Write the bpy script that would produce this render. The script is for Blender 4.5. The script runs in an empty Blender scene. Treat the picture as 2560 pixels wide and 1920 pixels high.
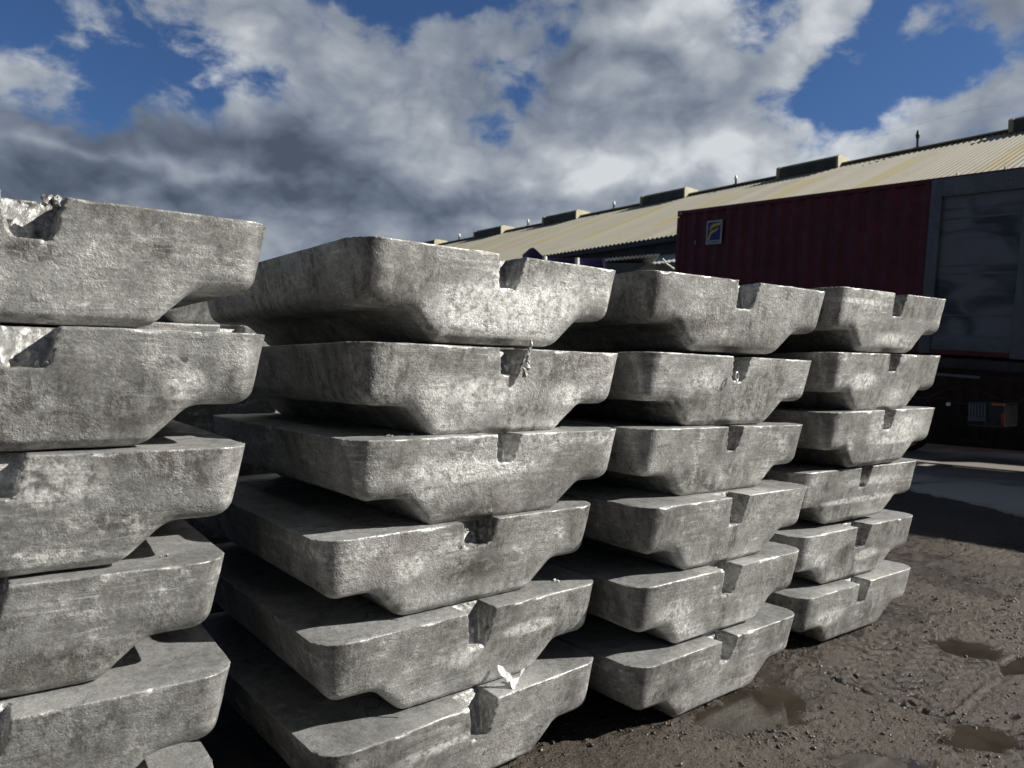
import bpy, bmesh, math, random
import numpy as np
from mathutils import Vector, Matrix
R = math.radians
sc = bpy.context.scene
COL = sc.collection

# ------------------------------------------------------------------ camera
CAM = Vector((0.0, 0.0, 1.4076)); YAW, PIT, ROL = 0.6366, -0.0176, 0.0094
fw = Vector((math.sin(YAW)*math.cos(PIT), math.cos(YAW)*math.cos(PIT), math.sin(PIT)))
rt = Vector((math.cos(YAW), -math.sin(YAW), 0)); up = rt.cross(fw)
r2 = math.cos(ROL)*rt + math.sin(ROL)*up; u2 = -math.sin(ROL)*rt + math.cos(ROL)*up
cd = bpy.data.cameras.new('camera'); cam = bpy.data.objects.new('camera', cd); COL.objects.link(cam)
cam.matrix_world = Matrix(((r2.x, u2.x, -fw.x, CAM.x), (r2.y, u2.y, -fw.y, CAM.y), (r2.z, u2.z, -fw.z, CAM.z), (0, 0, 0, 1)))
cd.sensor_width = 36; cd.lens = 1841/2560*36; cd.clip_start = 0.05; cd.clip_end = 3000
cd.dof.use_dof = True; cd.dof.focus_distance = 2.8; cd.dof.aperture_fstop = 5.0
sc.camera = cam

# ------------------------------------------------------------------ light
SUN_EL = R(33); SX, SY = 0.785, -0.62
sl = bpy.data.lights.new('sun', 'SUN'); sun = bpy.data.objects.new('sun', sl); COL.objects.link(sun)
sd = Vector((SX*math.cos(SUN_EL), SY*math.cos(SUN_EL), math.sin(SUN_EL))).normalized()
sun.rotation_euler = sd.to_track_quat('Z', 'Y').to_euler(); sun.location = (0, 0, 30)
sl.energy = 5.0; sl.angle = R(0.53); sl.color = (1.0, 0.96, 0.89)
sc.view_settings.view_transform = 'Standard'; sc.view_settings.look = 'None'
sc.view_settings.exposure = 0.7; sc.view_settings.gamma = 1.0

class NT:
    """small helper for node graphs"""
    def __init__(s, nt): s.nt = nt
    def n(s, t, **kw):
        n = s.nt.nodes.new(t)
        for k, v in kw.items(): setattr(n, k, v)
        return n
    def ln(s, a, b): s.nt.links.new(a, b)
    def put(s, sock, v):
        if isinstance(v, bpy.types.NodeSocket): s.ln(v, sock)
        elif isinstance(v, (tuple, list)) and len(v) == 3 and sock.type == 'RGBA': sock.default_value = (*v, 1)
        else: sock.default_value = v
    def m(s, op, a, b=0.0, c=0.0, clamp=False):
        n = s.n('ShaderNodeMath', operation=op, use_clamp=clamp)
        s.put(n.inputs[0], a); s.put(n.inputs[1], b)
        if op in ('MULTIPLY_ADD', 'SMOOTH_MAX', 'SMOOTH_MIN'): s.put(n.inputs[2], c)
        return n.outputs[0]
    def rng(s, v, a, b, c=0.0, d=1.0, smooth=True):
        n = s.n('ShaderNodeMapRange', interpolation_type='SMOOTHSTEP' if smooth else 'LINEAR')
        for i, x in enumerate((v, a, b, c, d)): s.put(n.inputs[i], x)
        return n.outputs[0]
    def mix(s, f, a, b, mode='MIX'):
        n = s.n('ShaderNodeMix', data_type='RGBA', blend_type=mode)
        s.put(n.inputs[0], f); s.put(n.inputs[6], a); s.put(n.inputs[7], b)
        return n.outputs[2]
    def noise(s, vec, scale, detail=4, rough=0.55, dist=0.0):
        n = s.n('ShaderNodeTexNoise'); s.put(n.inputs['Vector'], vec)
        n.inputs['Scale'].default_value = scale; n.inputs['Detail'].default_value = detail
        n.inputs['Roughness'].default_value = rough; n.inputs['Distortion'].default_value = dist
        return n.outputs[0]
    def vmul(s, v, k):
        n = s.n('ShaderNodeVectorMath', operation='MULTIPLY'); s.put(n.inputs[0], v); n.inputs[1].default_value = k
        return n.outputs[0]
    def vadd(s, v, w):
        n = s.n('ShaderNodeVectorMath', operation='ADD'); s.put(n.inputs[0], v); s.put(n.inputs[1], w)
        return n.outputs[0]
    def bump(s, h, dist, strength=1.0, nrm=None):
        n = s.n('ShaderNodeBump'); s.put(n.inputs['Height'], h); n.inputs['Distance'].default_value = dist
        n.inputs['Strength'].default_value = strength
        if nrm: s.ln(nrm, n.inputs['Normal'])
        return n.outputs[0]

# ------------------------------------------------------------------ sky
w = bpy.data.worlds.new('World'); sc.world = w; w.use_nodes = True
W = NT(w.node_tree); w.node_tree.nodes.clear()
sky = W.n('ShaderNodeTexSky', sky_type='NISHITA'); sky.sun_disc = False
sky.sun_elevation = SUN_EL; sky.sun_rotation = math.atan2(SX, SY); sky.altitude = 50
sky.air_density = 1.0; sky.dust_density = 0.6; sky.ozone_density = 2.5
tc = W.n('ShaderNodeTexCoord'); D = tc.outputs['Generated']
sep = W.n('ShaderNodeSeparateXYZ'); W.ln(D, sep.inputs[0]); dx, dy, dz = sep.outputs
AZ = W.m('ARCTAN2', dx, dy); EL = W.m('ARCSINE', dz)
wn = W.n('ShaderNodeTexNoise'); W.ln(W.vmul(D, (1, 1, 1.4)), wn.inputs['Vector']); wn.inputs['Scale'].default_value = 6; wn.inputs['Detail'].default_value = 3
warp = W.n('ShaderNodeVectorMath', operation='MULTIPLY_ADD'); W.ln(wn.outputs['Color'], warp.inputs[0]); warp.inputs[1].default_value = (.05, .05, .05); W.ln(D, warp.inputs[2])
DW = warp.outputs[0]
wsep = W.n('ShaderNodeSeparateXYZ'); W.ln(wn.outputs['Color'], wsep.inputs[0])
AZw = W.m('ADD', AZ, W.m('MULTIPLY_ADD', wsep.outputs[0], .16, -.08)); ELw = W.m('ADD', EL, W.m('MULTIPLY_ADD', wsep.outputs[1], .12, -.06))
def blob(x, y, rx, ry, wgt):
    """soft lobe around a direction of the sky, written as bearing / elevation"""
    az = YAW + math.atan((x-1280)/1841); el = math.atan((926-y)/1841*math.cos(math.atan((x-1280)/1841)))
    a = W.m('DIVIDE', W.m('SUBTRACT', AZw, az), rx/1841); b = W.m('DIVIDE', W.m('SUBTRACT', ELw, el), ry/1841)
    q = W.m('ADD', W.m('MULTIPLY', a, a), W.m('MULTIPLY', b, b))
    return W.m('MULTIPLY', W.m('EXPONENT', W.m('MULTIPLY', q, -1.0)), wgt)
def total(L):
    s_ = blob(*L[0])
    for l in L[1:]: s_ = W.m('ADD', s_, blob(*l))
    return s_
DENS = [(850, 260, 520, 210, .50), (260, 430, 480, 130, .55), (1720, 210, 260, 210, .55), (1560, 60, 230, 90, .35), (560, -20, 260, 70, .50), (150, 80, 60, 60, .34), (30, 190, 110, 40, .32), (30, 40, 120, 50, -.25),
        (1900, 440, 620, 110, .60), (1200, 540, 900, 100, .50), (350, 560, 600, 80, .55), (2480, 240, 200, 50, .50), (2060, 30, 60, 50, .5), (1950, 150, 80, 60, .48), (2420, 60, 220, 40, .42), (2550, 110, 40, 60, .35), (1080, 60, 60, 60, .3),
        (350, 190, 300, 90, -.45), (150, 300, 170, 50, -.35), (1000, 10, 330, 60, -.5), (1800, 40, 130, 70, -.3), (1330, 230, 70, 50, -.3), (2180, 190, 300, 75, -.5), (2400, 420, 110, 40, -.2), (2250, 40, 60, 60, -.3), (1250, 315, 110, 60, -.42), (700, 200, 60, 40, -.2), (1000, 310, 60, 30, -.3), (1370, 120, 60, 60, -.3)]
LITE = [(900, 250, 330, 90, .10), (1560, 45, 200, 40, .45), (1450, 400, 120, 60, .28), (1750, 400, 260, 50, .30), (2250, 270, 260, 55, .35), (1950, 380, 420, 60, .22), (1350, 450, 250, 60, .18), (1280, 180, 60, 50, .25), (1100, 420, 200, 60, .15), (380, 430, 60, 20, .25), (600, 470, 160, 14, .22), (200, 395, 160, 14, .2),
        (300, 340, 420, 90, -.42), (700, 500, 700, 40, -.22), (850, 420, 250, 40, -.18), (1700, 180, 170, 90, -.12), (1600, 470, 140, 40, -.2), (560, -10, 230, 50, .1), (100, 500, 300, 60, -.3), (2060, 30, 60, 50, .25), (1950, 150, 80, 60, .25), (2480, 60, 200, 60, .15)]
VIEW = blob(1280, 200, 1900, 1000, .30)
nA = W.noise(W.vmul(DW, (1, 1, 1.7)), 3.2, 7, .55); nB = W.noise(W.vmul(DW, (1, 1, 1.5)), 4.6, 6, .50); nC = W.noise(W.vmul(DW, (1, 1, 1.6)), 15, 8, .60)
pn_ = W.noise(W.vmul(DW, (1, 1, 1.4)), 9, 3, .5); pf = W.m('MULTIPLY_ADD', W.m('ABSOLUTE', W.m('MULTIPLY_ADD', pn_, 2, -1)), 1.3, -.22)
away = W.rng(blob(1280, 300, 2400, 1500, 1.0), .15, .65, 1.0, 0.0)  # unseen dark cloud added outside the view to lower ambient light
dens = W.m('ADD', W.m('ADD', W.m('MULTIPLY', nA, 1.35), W.m('MULTIPLY', nC, 1.35)), W.m('ADD', W.m('ADD', total(DENS), VIEW), W.m('MULTIPLY_ADD', away, .8, -1.53)))
dens = W.m('ADD', dens, W.m('MULTIPLY', pf, .25))
cov = W.rng(dens, .0, .42)
lite = W.m('ADD', W.m('MULTIPLY_ADD', nB, 1.25, -.16), W.m('MULTIPLY_ADD', nC, .70, -.30)); lite = W.m('ADD', W.m('ADD', lite, total(LITE)), W.m('MULTIPLY_ADD', pf, .55, .0)); lite = W.m('ADD', lite, W.rng(dens, .08, .50, .14, -.02)); lite = W.m('ADD', lite, W.m('MULTIPLY', away, -.55))
lb = W.rng(lite, .0, 1.0, 0, 1, False)
cr = W.n('ShaderNodeValToRGB'); W.ln(lb, cr.inputs[0]); e = cr.color_ramp.elements
e[0].position = .0; e[0].color = (.075, .095, .135, 1); e[1].position = 1; e[1].color = (.66, .69, .72, 1)
for p, c in ((.25, (.14, .17, .225, 1)), (.5, (.25, .285, .345, 1)), (.75, (.40, .435, .48, 1))):
    k = e.new(p); k.color = c
skm = W.mix(1.0, sky.outputs[0], (.036, .051, .074), 'MULTIPLY')
fin = W.mix(W.m('MULTIPLY', cov, .97), skm, cr.outputs[0])
bg = W.n('ShaderNodeBackground'); W.ln(fin, bg.inputs[0]); bg.inputs[1].default_value = .615
wo = W.n('ShaderNodeOutputWorld'); W.ln(bg.outputs[0], wo.inputs[0])

# ------------------------------------------------------------------ object helpers
def tag(o, label=None, cat=None, group=None, kind=None):
    if label: o['label'] = label
    if cat: o['category'] = cat
    if group: o['group'] = group
    if kind: o['kind'] = kind
    return o
def empty(name, loc=(0, 0, 0), rz=0.0):
    o = bpy.data.objects.new(name, None); COL.objects.link(o); o.location = loc; o.rotation_euler = (0, 0, rz); o.empty_display_size = .1
    return o
def mesh_obj(name, V, F, mats, parent=None, smooth=None, fmat=None):
    me = bpy.data.meshes.new(name)
    if isinstance(V, np.ndarray):
        me.vertices.add(len(V)); me.vertices.foreach_set('co', np.ascontiguousarray(V, np.float32).ravel())
        F = np.asarray(F); k = F.shape[1]
        me.loops.add(F.size); me.loops.foreach_set('vertex_index', F.ravel().astype(np.int32))
        me.polygons.add(len(F)); me.polygons.foreach_set('loop_start', np.arange(0, F.size, k, dtype=np.int32)); me.polygons.foreach_set('loop_total', np.full(len(F), k, np.int32))
        me.update(calc_edges=True); me.validate()
    else:
        me.from_pydata(V, [], F); me.update()
    for m_ in (mats if isinstance(mats, (list, tuple)) else [mats]): me.materials.append(m_)
    if fmat is not None and len(fmat) == len(me.polygons): me.polygons.foreach_set('material_index', np.asarray(fmat, np.int32))
    if smooth is not None:
        me.shade_smooth(); me.set_sharp_from_angle(angle=R(smooth))
    o = bpy.data.objects.new(name, me); COL.objects.link(o)
    if parent: o.parent = parent
    return o
class MB:
    """collects boxes, prisms, tubes for one mesh"""
    def __init__(s): s.V = []; s.F = []; s.M = []; s.S = []
    def add(s, V, F, m=0):
        b = len(s.V); s.S.append((b, len(s.F))); s.V += [tuple(v) for v in V]; s.F += [tuple(i+b for i in f) for f in F]; s.M += [m]*len(F)
    def box(s, c, d, m=0, rot=None, bev=0.0):
        bm = bmesh.new(); bmesh.ops.create_cube(bm, size=1)
        bmesh.ops.scale(bm, vec=d, verts=bm.verts)
        if bev: bmesh.ops.bevel(bm, geom=bm.edges[:], offset=bev, segments=2, affect='EDGES', profile=.6)
        if rot is not None: bmesh.ops.rotate(bm, cent=(0, 0, 0), matrix=rot, verts=bm.verts)
        bmesh.ops.translate(bm, vec=c, verts=bm.verts); bm.verts.index_update()
        s.add([v.co[:] for v in bm.verts], [[v.index for v in f.verts] for f in bm.faces], m); bm.free()
    def cyl(s, a, b, r, r1=None, n=16, m=0, cap=True):
        a = Vector(a); b = Vector(b); d = (b-a).normalized(); x = d.orthogonal().normalized(); y = d.cross(x); r1 = r if r1 is None else r1
        V = []
        for p, q in ((a, r), (b, r1)):
            V += [p+(x*math.cos(t)+y*math.sin(t))*q for t in (2*math.pi*i/n for i in range(n))]
        F = [(i, (i+1) % n, n+(i+1) % n, n+i) for i in range(n)]
        if cap: F += [tuple(range(n))[::-1], tuple(range(n, 2*n))]
        s.add(V, F, m)
    def tube(s, P, r, n=8, m=0):
        P = [Vector(p) for p in P]; V = []; F = []
        for i, p in enumerate(P):
            d = (P[min(i+1, len(P)-1)]-P[max(i-1, 0)]).normalized(); x = d.cross(Vector((0, 0, 1)));
            if x.length < .01: x = Vector((1, 0, 0))
            x.normalize(); y = d.cross(x)
            V += [p+(x*math.cos(t)+y*math.sin(t))*r for t in (2*math.pi*k/n for k in range(n))]
        for i in range(len(P)-1):
            F += [(i*n+k, i*n+(k+1) % n, (i+1)*n+(k+1) % n, (i+1)*n+k) for k in range(n)]
        F += [tuple(range(n))[::-1], tuple(range((len(P)-1)*n, len(P)*n))]
        s.add(V, F, m)
    def prism(s, P, h, m=0, axis=2):
        """closed outline P (2D) from h[0] to h[1] along axis"""
        n = len(P); mk = lambda p, z: {2: (p[0], p[1], z), 1: (p[0], z, p[1]), 0: (z, p[0], p[1])}[axis]
        V = [mk(p, h[0]) for p in P]+[mk(p, h[1]) for p in P]
        s.add(V, [tuple(range(n))[::-1], tuple(range(n, 2*n))]+[(i, (i+1) % n, n+(i+1) % n, n+i) for i in range(n)], m)
    def each(s, name, mats, parent=None, smooth=30):
        """one object per added piece"""
        E_ = s.S+[(len(s.V), len(s.F))]; L = []
        for (v0, f0), (v1, f1) in zip(E_[:-1], E_[1:]):
            L.append(mesh_obj(name, s.V[v0:v1], [tuple(i-v0 for i in f) for f in s.F[f0:f1]], mats, parent, smooth))
        return L
    def build(s, name, mats, parent=None, smooth=30):
        return mesh_obj(name, s.V, s.F, mats, parent, smooth, s.M)
def mat(name, col=(.5, .5, .5), rough=.6, metal=0.0, var=0.15, vs=3.0, bump=0.0, bs=40.0, spec=.5):
    m = bpy.data.materials.new(name); m.use_nodes = True; N = NT(m.node_tree); b = m.node_tree.nodes['Principled BSDF']
    t = N.n('ShaderNodeTexCoord').outputs['Object']
    f = N.noise(t, vs, 6, .6); d = tuple(c*(1-var*1.6) for c in col); l = tuple(min(1, c*(1+var)) for c in col)
    N.ln(N.mix(N.rng(f, .3, .7), d, l), b.inputs['Base Color']); N.put(b.inputs['Roughness'], N.rng(N.noise(t, vs*3, 4), .3, .7, rough-.08, min(1, rough+.1)))
    b.inputs['Metallic'].default_value = metal; b.inputs['Specular IOR Level'].default_value = spec
    if bump: N.ln(N.bump(N.noise(t, bs, 5), bump), b.inputs['Normal'])
    return m

# ------------------------------------------------------------------ cast aluminium
def sow_material(name, top=False):
    m = bpy.data.materials.new(name); m.use_nodes = True; N = NT(m.node_tree); b = m.node_tree.nodes['Principled BSDF']
    t = N.n('ShaderNodeTexCoord').outputs['Object']; oi = N.n('ShaderNodeObjectInfo')
    off = N.n('ShaderNodeVectorMath', operation='SCALE'); off.inputs[0].default_value = (37.1, 91.3, 53.7); N.ln(oi.outputs['Random'], off.inputs['Scale'])
    v = N.vadd(t, off.outputs[0])
    big = N.noise(v, 2.4, 3, .6, .6); med = N.noise(v, 9, 6, .68, .8); fine = N.noise(v, 150, 3, .7); mid = N.noise(v, 42, 4, .7)
    base = N.mix(N.rng(big, .35, .65), (.275, .273, .264), (.43, .43, .42))
    if not top:
        streak = N.noise(N.vmul(v, (30, 30, 3.0)), 1.0, 5, .68, .5); bands = N.noise(N.vmul(v, (2.0, 2.0, 21)), 1.0, 5, .65, .9); gate = N.noise(v, 3.3, 3, .55)
        # pale oxide bloom in patches, some of it drawn out sideways
        ox = N.rng(N.m('ADD', N.m('MULTIPLY', med, .5), N.m('MULTIPLY', bands, .5)), .49, .62)
        ox = N.m('MULTIPLY', ox, N.rng(gate, .40, .62)); ox = N.m('MULTIPLY', ox, N.rng(mid, .34, .60))
        base = N.mix(ox, base, (.74, .74, .72))
        base = N.mix(N.m('MULTIPLY', N.rng(streak, .52, .70), .38), base, (.52, .51, .48))
        # dark casting skin and grime
        dk = N.m('MULTIPLY', N.rng(gate, .58, .40), N.rng(N.m('ADD', N.m('MULTIPLY', streak, .45), N.m('MULTIPLY', mid, .55)), .42, .60))
        base = N.mix(N.m('MULTIPLY', dk, .80), base, (.075, .07, .062))
        base = N.mix(N.m('MULTIPLY', N.rng(N.m('ADD', N.m('MULTIPLY', med, .7), N.m('MULTIPLY', big, .3)), .585, .66), .55), base, (.07, .066, .062))
        base = N.mix(N.m('MULTIPLY', N.rng(big, .62, .74), .28), base, (.28, .215, .175))
        pit = N.m('MULTIPLY', N.rng(N.noise(v, 26, 3, .5), .70, .75), N.rng(med, .45, .55)); base = N.mix(N.m('MULTIPLY', pit, .8), base, (.04, .04, .04))
    else:
        skim = N.noise(N.vmul(v, (16, 5, 1)), 1.0, 6, .68, 2.2)
        base = N.mix(N.m('MULTIPLY', N.rng(skim, .45, .7), .6), base, (.42, .43, .42))
        base = N.mix(N.m('MULTIPLY', N.rng(med, .50, .66), .6), base, (.14, .14, .137))
    if not top:
        at = N.n('ShaderNodeAttribute', attribute_name='stain'); st = at.outputs['Fac']
        nz = N.m('ADD', N.m('MULTIPLY', mid, .55), N.m('MULTIPLY', streak, .45))
        base = N.mix(N.m('MULTIPLY', N.m('MULTIPLY', N.rng(st, .08, .75), N.rng(nz, .66, .40)), .85), base, (.075, .066, .058))
        base = N.mix(N.m('MULTIPLY', N.m('MULTIPLY', N.rng(st, -.08, -.6), N.rng(nz, .38, .54)), .9), base, (.82, .82, .80))
        sc_ = N.noise(N.vmul(v, (5, 5, 150)), 1.0, 3, .6, .3)
        base = N.mix(N.m('MULTIPLY', N.m('MULTIPLY', N.rng(sc_, .63, .70), N.rng(gate, .48, .60)), .7), base, (.70, .70, .68))
        drawn = N.noise(N.vmul(v, (7, 7, 75)), 1.0, 5, .68, .6); base = N.mix(N.m('MULTIPLY', N.rng(drawn, .55, .66), N.m('MULTIPLY', N.rng(gate, .40, .55), .45)), base, (.66, .66, .64)); base = N.mix(N.m('MULTIPLY', N.rng(drawn, .44, .36), N.m('MULTIPLY', N.rng(med, .40, .55), .45)), base, (.11, .105, .095))
        crisp = N.noise(v, 27, 7, .72, .4); base = N.mix(N.m('MULTIPLY', N.rng(crisp, .53, .60), .22), base, (.60, .60, .58)); base = N.mix(N.m('MULTIPLY', N.rng(crisp, .46, .39), .30), base, (.12, .115, .105))
    gr = N.m('ADD', N.m('MULTIPLY', fine, .6), N.m('MULTIPLY', mid, .4))
    base = N.mix(N.rng(gr, .36, .64), N.mix(1.0, base, (.70, .703, .70), 'MULTIPLY'), N.mix(1.0, base, (1.19, 1.195, 1.19), 'MULTIPLY'))
    N.ln(base, b.inputs['Base Color'])
    b.inputs['Metallic'].default_value = .50
    N.put(b.inputs['Roughness'], N.rng(med, .35, .65, .42, .64))
    h = N.m('ADD', N.m('MULTIPLY', N.noise(v, 230, 1, .6), .35), N.m('MULTIPLY', N.noise(v, 70, 3, .75), 1.0))
    bn = N.n('ShaderNodeBump'); N.ln(h, bn.inputs['Height']); bn.inputs['Distance'].default_value = .0036 if not top else .0030
    N.put(bn.inputs['Strength'], N.rng(N.m('ADD', N.m('MULTIPLY', big, .5), N.m('MULTIPLY', med, .5)), .38, .62, .25, 1.0))
    N.ln(bn.outputs[0], b.inputs['Normal'])
    return m
M_SOW = sow_material('cast_aluminium'); M_TOP = sow_material('skimmed_aluminium', True)

H, HW_, LEN, KB, DK, RC, ZW = .30, .572, 1.50, .262, .073, .095, .105
def smin(a, b, k):
    h = np.clip(.5+.5*(b-a)/k, 0, 1); return b*(1-h)+a*h-k*h*(1-h)
def rmax(a, b, r):
    u = np.maximum(a+r, 0); v = np.maximum(b+r, 0); return np.minimum(np.maximum(a, b), -r)*0+np.sqrt(u*u+v*v)-r+np.minimum(np.maximum(a+r, b+r), 0)
def vnoise(P, scale, seed):
    rs = np.random.RandomState(seed); T = rs.rand(32, 32, 32); Q = P/scale; I = np.floor(Q).astype(int); f = Q-I; f = f*f*(3-2*f); o = 0
    for a in (0, 1):
        for b in (0, 1):
            for c in (0, 1):
                wt = (f[..., 0] if a else 1-f[..., 0])*(f[..., 1] if b else 1-f[..., 1])*(f[..., 2] if c else 1-f[..., 2])
                o = o+wt*T[(I[..., 0]+a) % 32, (I[..., 1]+b) % 32, (I[..., 2]+c) % 32]
    return o*2-1
def surface_nets(X, Y, Z, S):
    ins = S < 0; nx, ny, nz = S.shape
    acc = np.zeros((nx-1, ny-1, nz-1, 3)); cnt = np.zeros((nx-1, ny-1, nz-1))
    G = (X, Y, Z)
    for ax in range(3):
        a = [slice(None)]*3; b = [slice(None)]*3; a[ax] = slice(0, -1); b[ax] = slice(1, None)
        s0, s1 = S[tuple(a)], S[tuple(b)]; cr_ = (s0 < 0) != (s1 < 0)
        t = np.where(cr_, s0/np.where(cr_, s0-s1, 1), 0)
        sh = s0.shape; C = []
        for k in range(3):
            g = G[k]; shp = [1, 1, 1]
            if k == ax:
                shp[k] = len(g)-1; lo = g[:-1].reshape(shp); hi = g[1:].reshape(shp); C.append(lo+(hi-lo)*t)
            else:
                shp[k] = len(g); C.append(np.broadcast_to(g.reshape(shp), sh))
        C = np.stack(C, -1)*cr_[..., None]; cf = cr_.astype(float)
        o = [k for k in range(3) if k != ax]
        for i in (0, 1):
            for j in (0, 1):
                s_ = [slice(None)]*3; s_[o[0]] = slice(i, sh[o[0]]-1+i); s_[o[1]] = slice(j, sh[o[1]]-1+j); s_ = tuple(s_)
                acc += C[s_]; cnt += cf[s_]
    act = cnt > 0; idx = -np.ones(cnt.shape, int); idx[act] = np.arange(act.sum()); V = acc[act]/cnt[act][:, None]
    F = []
    for ax in range(3):
        a = [slice(1, -1)]*3; b = [slice(1, -1)]*3; a[ax] = slice(0, -1); b[ax] = slice(1, None)
        i0, i1 = ins[tuple(a)], ins[tuple(b)]; o = [k for k in range(3) if k != ax]
        for flip, mk in ((False, i0 & ~i1), (True, ~i0 & i1)):
            p = np.argwhere(mk)
            if not len(p): continue
            for k in o: p[:, k] += 1
            e1 = np.zeros(3, int); e1[o[0]] = 1; e2 = np.zeros(3, int); e2[o[1]] = 1
            q = [p-e1-e2, p-e2, p, p-e1]
            f = np.stack([idx[c[:, 0], c[:, 1], c[:, 2]] for c in q], -1)
            if (ax == 1) != flip: f = f[:, ::-1]
            F.append(f)
    return V, np.concatenate(F)
def axis(parts):
    L = [parts[0][0]]
    for a, b, st in parts:
        n = max(1, int(round((b-a)/st))); L += list(np.linspace(a, b, n+1)[1:])
    return np.array(L)
def sow_mesh(seed, nl=-.058, nr=.060, ndep=.100, fine=True, chips=6, rag=.004, wl=0.0, wr=0.0, chamfer=0.0):
    """T-section ingot lying along +Y; nl/nr/ndep describe the lifting notch of the front end"""
    rs = np.random.RandomState(seed)
    if fine:
        X = axis([(-.64, -.40, .010), (-.40, -.10, .013), (-.10, .10, .004), (.10, .40, .013), (.40, .64, .010)])
        Y = axis([(-.02, .13, .0065), (.13, .24, .014), (.24, LEN-.14, .07), (LEN-.14, LEN+.02, .012)])
        Z = axis([(-.012, .06, .0075), (.06, .17, .0095), (.17, .285, .0065), (.285, .312, .0027)])
    else:
        X = axis([(-.64, -.12, .016), (-.12, .12, .010), (.12, .64, .016)])
        Y = axis([(-.02, .14, .013), (.14, LEN-.14, .08), (LEN-.14, LEN+.02, .02)])
        Z = axis([(-.012, .29, .013), (.29, .312, .004)])
    x, y, z = np.meshgrid(X, Y, Z, indexing='ij')
    P = np.stack([x, y, z], -1)
    xs = np.where(x < 0, x+wl*0, x)
    ax_ = np.abs(xs)
    hx = np.where(x < 0, HW_+wl, HW_+wr)
    wside = (ax_-(hx-.045*np.clip((H-z)/.19, 0, 2)))*.985
    wing = rmax(wside, (ZW-z)+.010*(ax_-.45), .042)
    ks = np.clip(z/ZW, 0, 1.12)
    keel = (ax_-(KB+.106*ks))*np.where(z < ZW*1.12, .70, 1.0)
    keel = rmax(keel, -z, .022)
    cs = smin(wing, keel, .022)
    F0 = DK*(H-z)/H
    t = np.clip((z-.09)/.20, 0, 1); rr = .032+(RC-.032)*t
    yd = np.maximum(F0-y, y-(LEN-F0))*.97
    d = rmax(cs, yd, rr)
    # keel foot edge
    d = np.maximum(d, ((.020-z)+(F0-y)+.004)*.707)
    if chamfer: d = np.maximum(d, ((x-(hx-chamfer))+(.0-y)+.25*(H-z)*.6)*.707+.0)
    n1 = vnoise(P+seed, .16, seed % 97); n2 = vnoise(P+seed*.3, .05, (seed+5) % 97)
    d = d+.0022*n1+.0012*n2
    # lifting notch
    jag = rag*vnoise(P, .016, (seed+11) % 97)+rag*.6*vnoise(P, .008, (seed+3) % 97)
    zz = np.clip((H-z)/ndep, 0, 1.4)
    cx = (nl+nr)/2; hw = (nr-nl)/2
    ns = np.abs(x-cx)-(hw-.020*zz)
    nb = (H-ndep)-z
    nd = y-(.112-.035*zz)
    nt = rmax(rmax(ns, nb, .014), nd, .006)+jag
    d = np.maximum(d, -nt)
    if fine:
        for k in range(3):
            c = (cx+rs.uniform(-.6, .6)*hw*.8, .086, H-ndep*rs.uniform(.35, .8)); q = np.sqrt((x-c[0])**2+(y-c[1])**2+(z-c[2])**2)-.010
            d = np.maximum(d, -q)
        for k in range(chips):
            cxx = rs.uniform(-.5, .5); rr_ = rs.uniform(.004, .012); q = np.sqrt(((x-cxx)/rs.uniform(1, 2.5))**2+(y+.001)**2+(z-H-.002)**2)-rr_
            d = np.maximum(d, -q-jag*.5)
    top = z-(H+.0014*vnoise(P, .022, (seed+21) % 97)+.0012*n1)
    d = np.maximum(d, top)
    V, F = surface_nets(X, Y, Z, d)
    e1 = V[F[:, 2]]-V[F[:, 0]]; e2 = V[F[:, 3]]-V[F[:, 1]]; nn = np.cross(e1, e2); nn /= np.linalg.norm(nn, axis=1)[:, None]+1e-12
    fm = ((nn[:, 2] > .9) & (V[F].mean(1)[:, 2] > H-.012)).astype(int)
    return V, F, fm

FIT = {}
FIT = {(1, 0): (0.1261, 2.0341, 0.0345, 0.0111, 0.0020), (1, 1): (0.1057, 2.0187, -0.0115, 0.0045, -0.0029), (1, 2): (0.0497, 2.0404, -0.0415, 0.0012, -0.0079), (1, 3): (0.0043, 2.0744, -0.0262, -0.0043, -0.0147), (1, 4): (0.0134, 2.0362, -0.0269, -0.0058, -0.0035), (1, 5): (-0.0167, 2.0474, 0.0088, 0.0003, 0.0002), (2, 0): (1.4767, 1.9978, 0.0634, -0.0020, -0.0014), (2, 1): (1.4834, 2.0093, 0.0277, -0.0146, -0.0113), (2, 2): (1.4724, 2.0058, 0.0234, -0.0062, -0.0085), (2, 3): (1.3885, 2.0464, 0.0373, 0.0021, -0.0042), (2, 4): (1.3875, 2.0264, 0.0246, 0.0038, 0.0068), (2, 5): (1.3810, 1.9934, 0.0557, 0.0065, 0.0196), (3, 0): (2.6593, 1.9153, -0.0853, -0.0031, -0.0155), (3, 1): (2.6654, 1.9522, -0.0289, -0.0214, -0.0174), (3, 2): (2.6519, 1.9666, 0.0051, -0.0221, -0.0176), (3, 3): (2.6152, 1.9105, 0.0148, -0.0110, -0.0091), (3, 4): (2.5738, 1.9133, 0.0232, -0.0061, -0.0062), (3, 5): (2.5762, 1.9220, 0.0447, -0.0094, -0.0069), (4, 0): (3.8427, 1.8522, -0.0093, 0.0233, 0.0064), (4, 1): (3.8789, 1.8925, -0.0120, 0.0149, 0.0030), (4, 2): (3.9117, 1.9267, 0.0001, 0.0218, 0.0014), (4, 3): (3.8626, 2.0219, -0.0489, 0.0160, 0.0015), (4, 4): (3.8447, 2.0225, -0.0306, 0.0007, -0.0007), (4, 5): (3.8458, 2.0141, -0.0024, -0.0002, -0.0029)}
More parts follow.
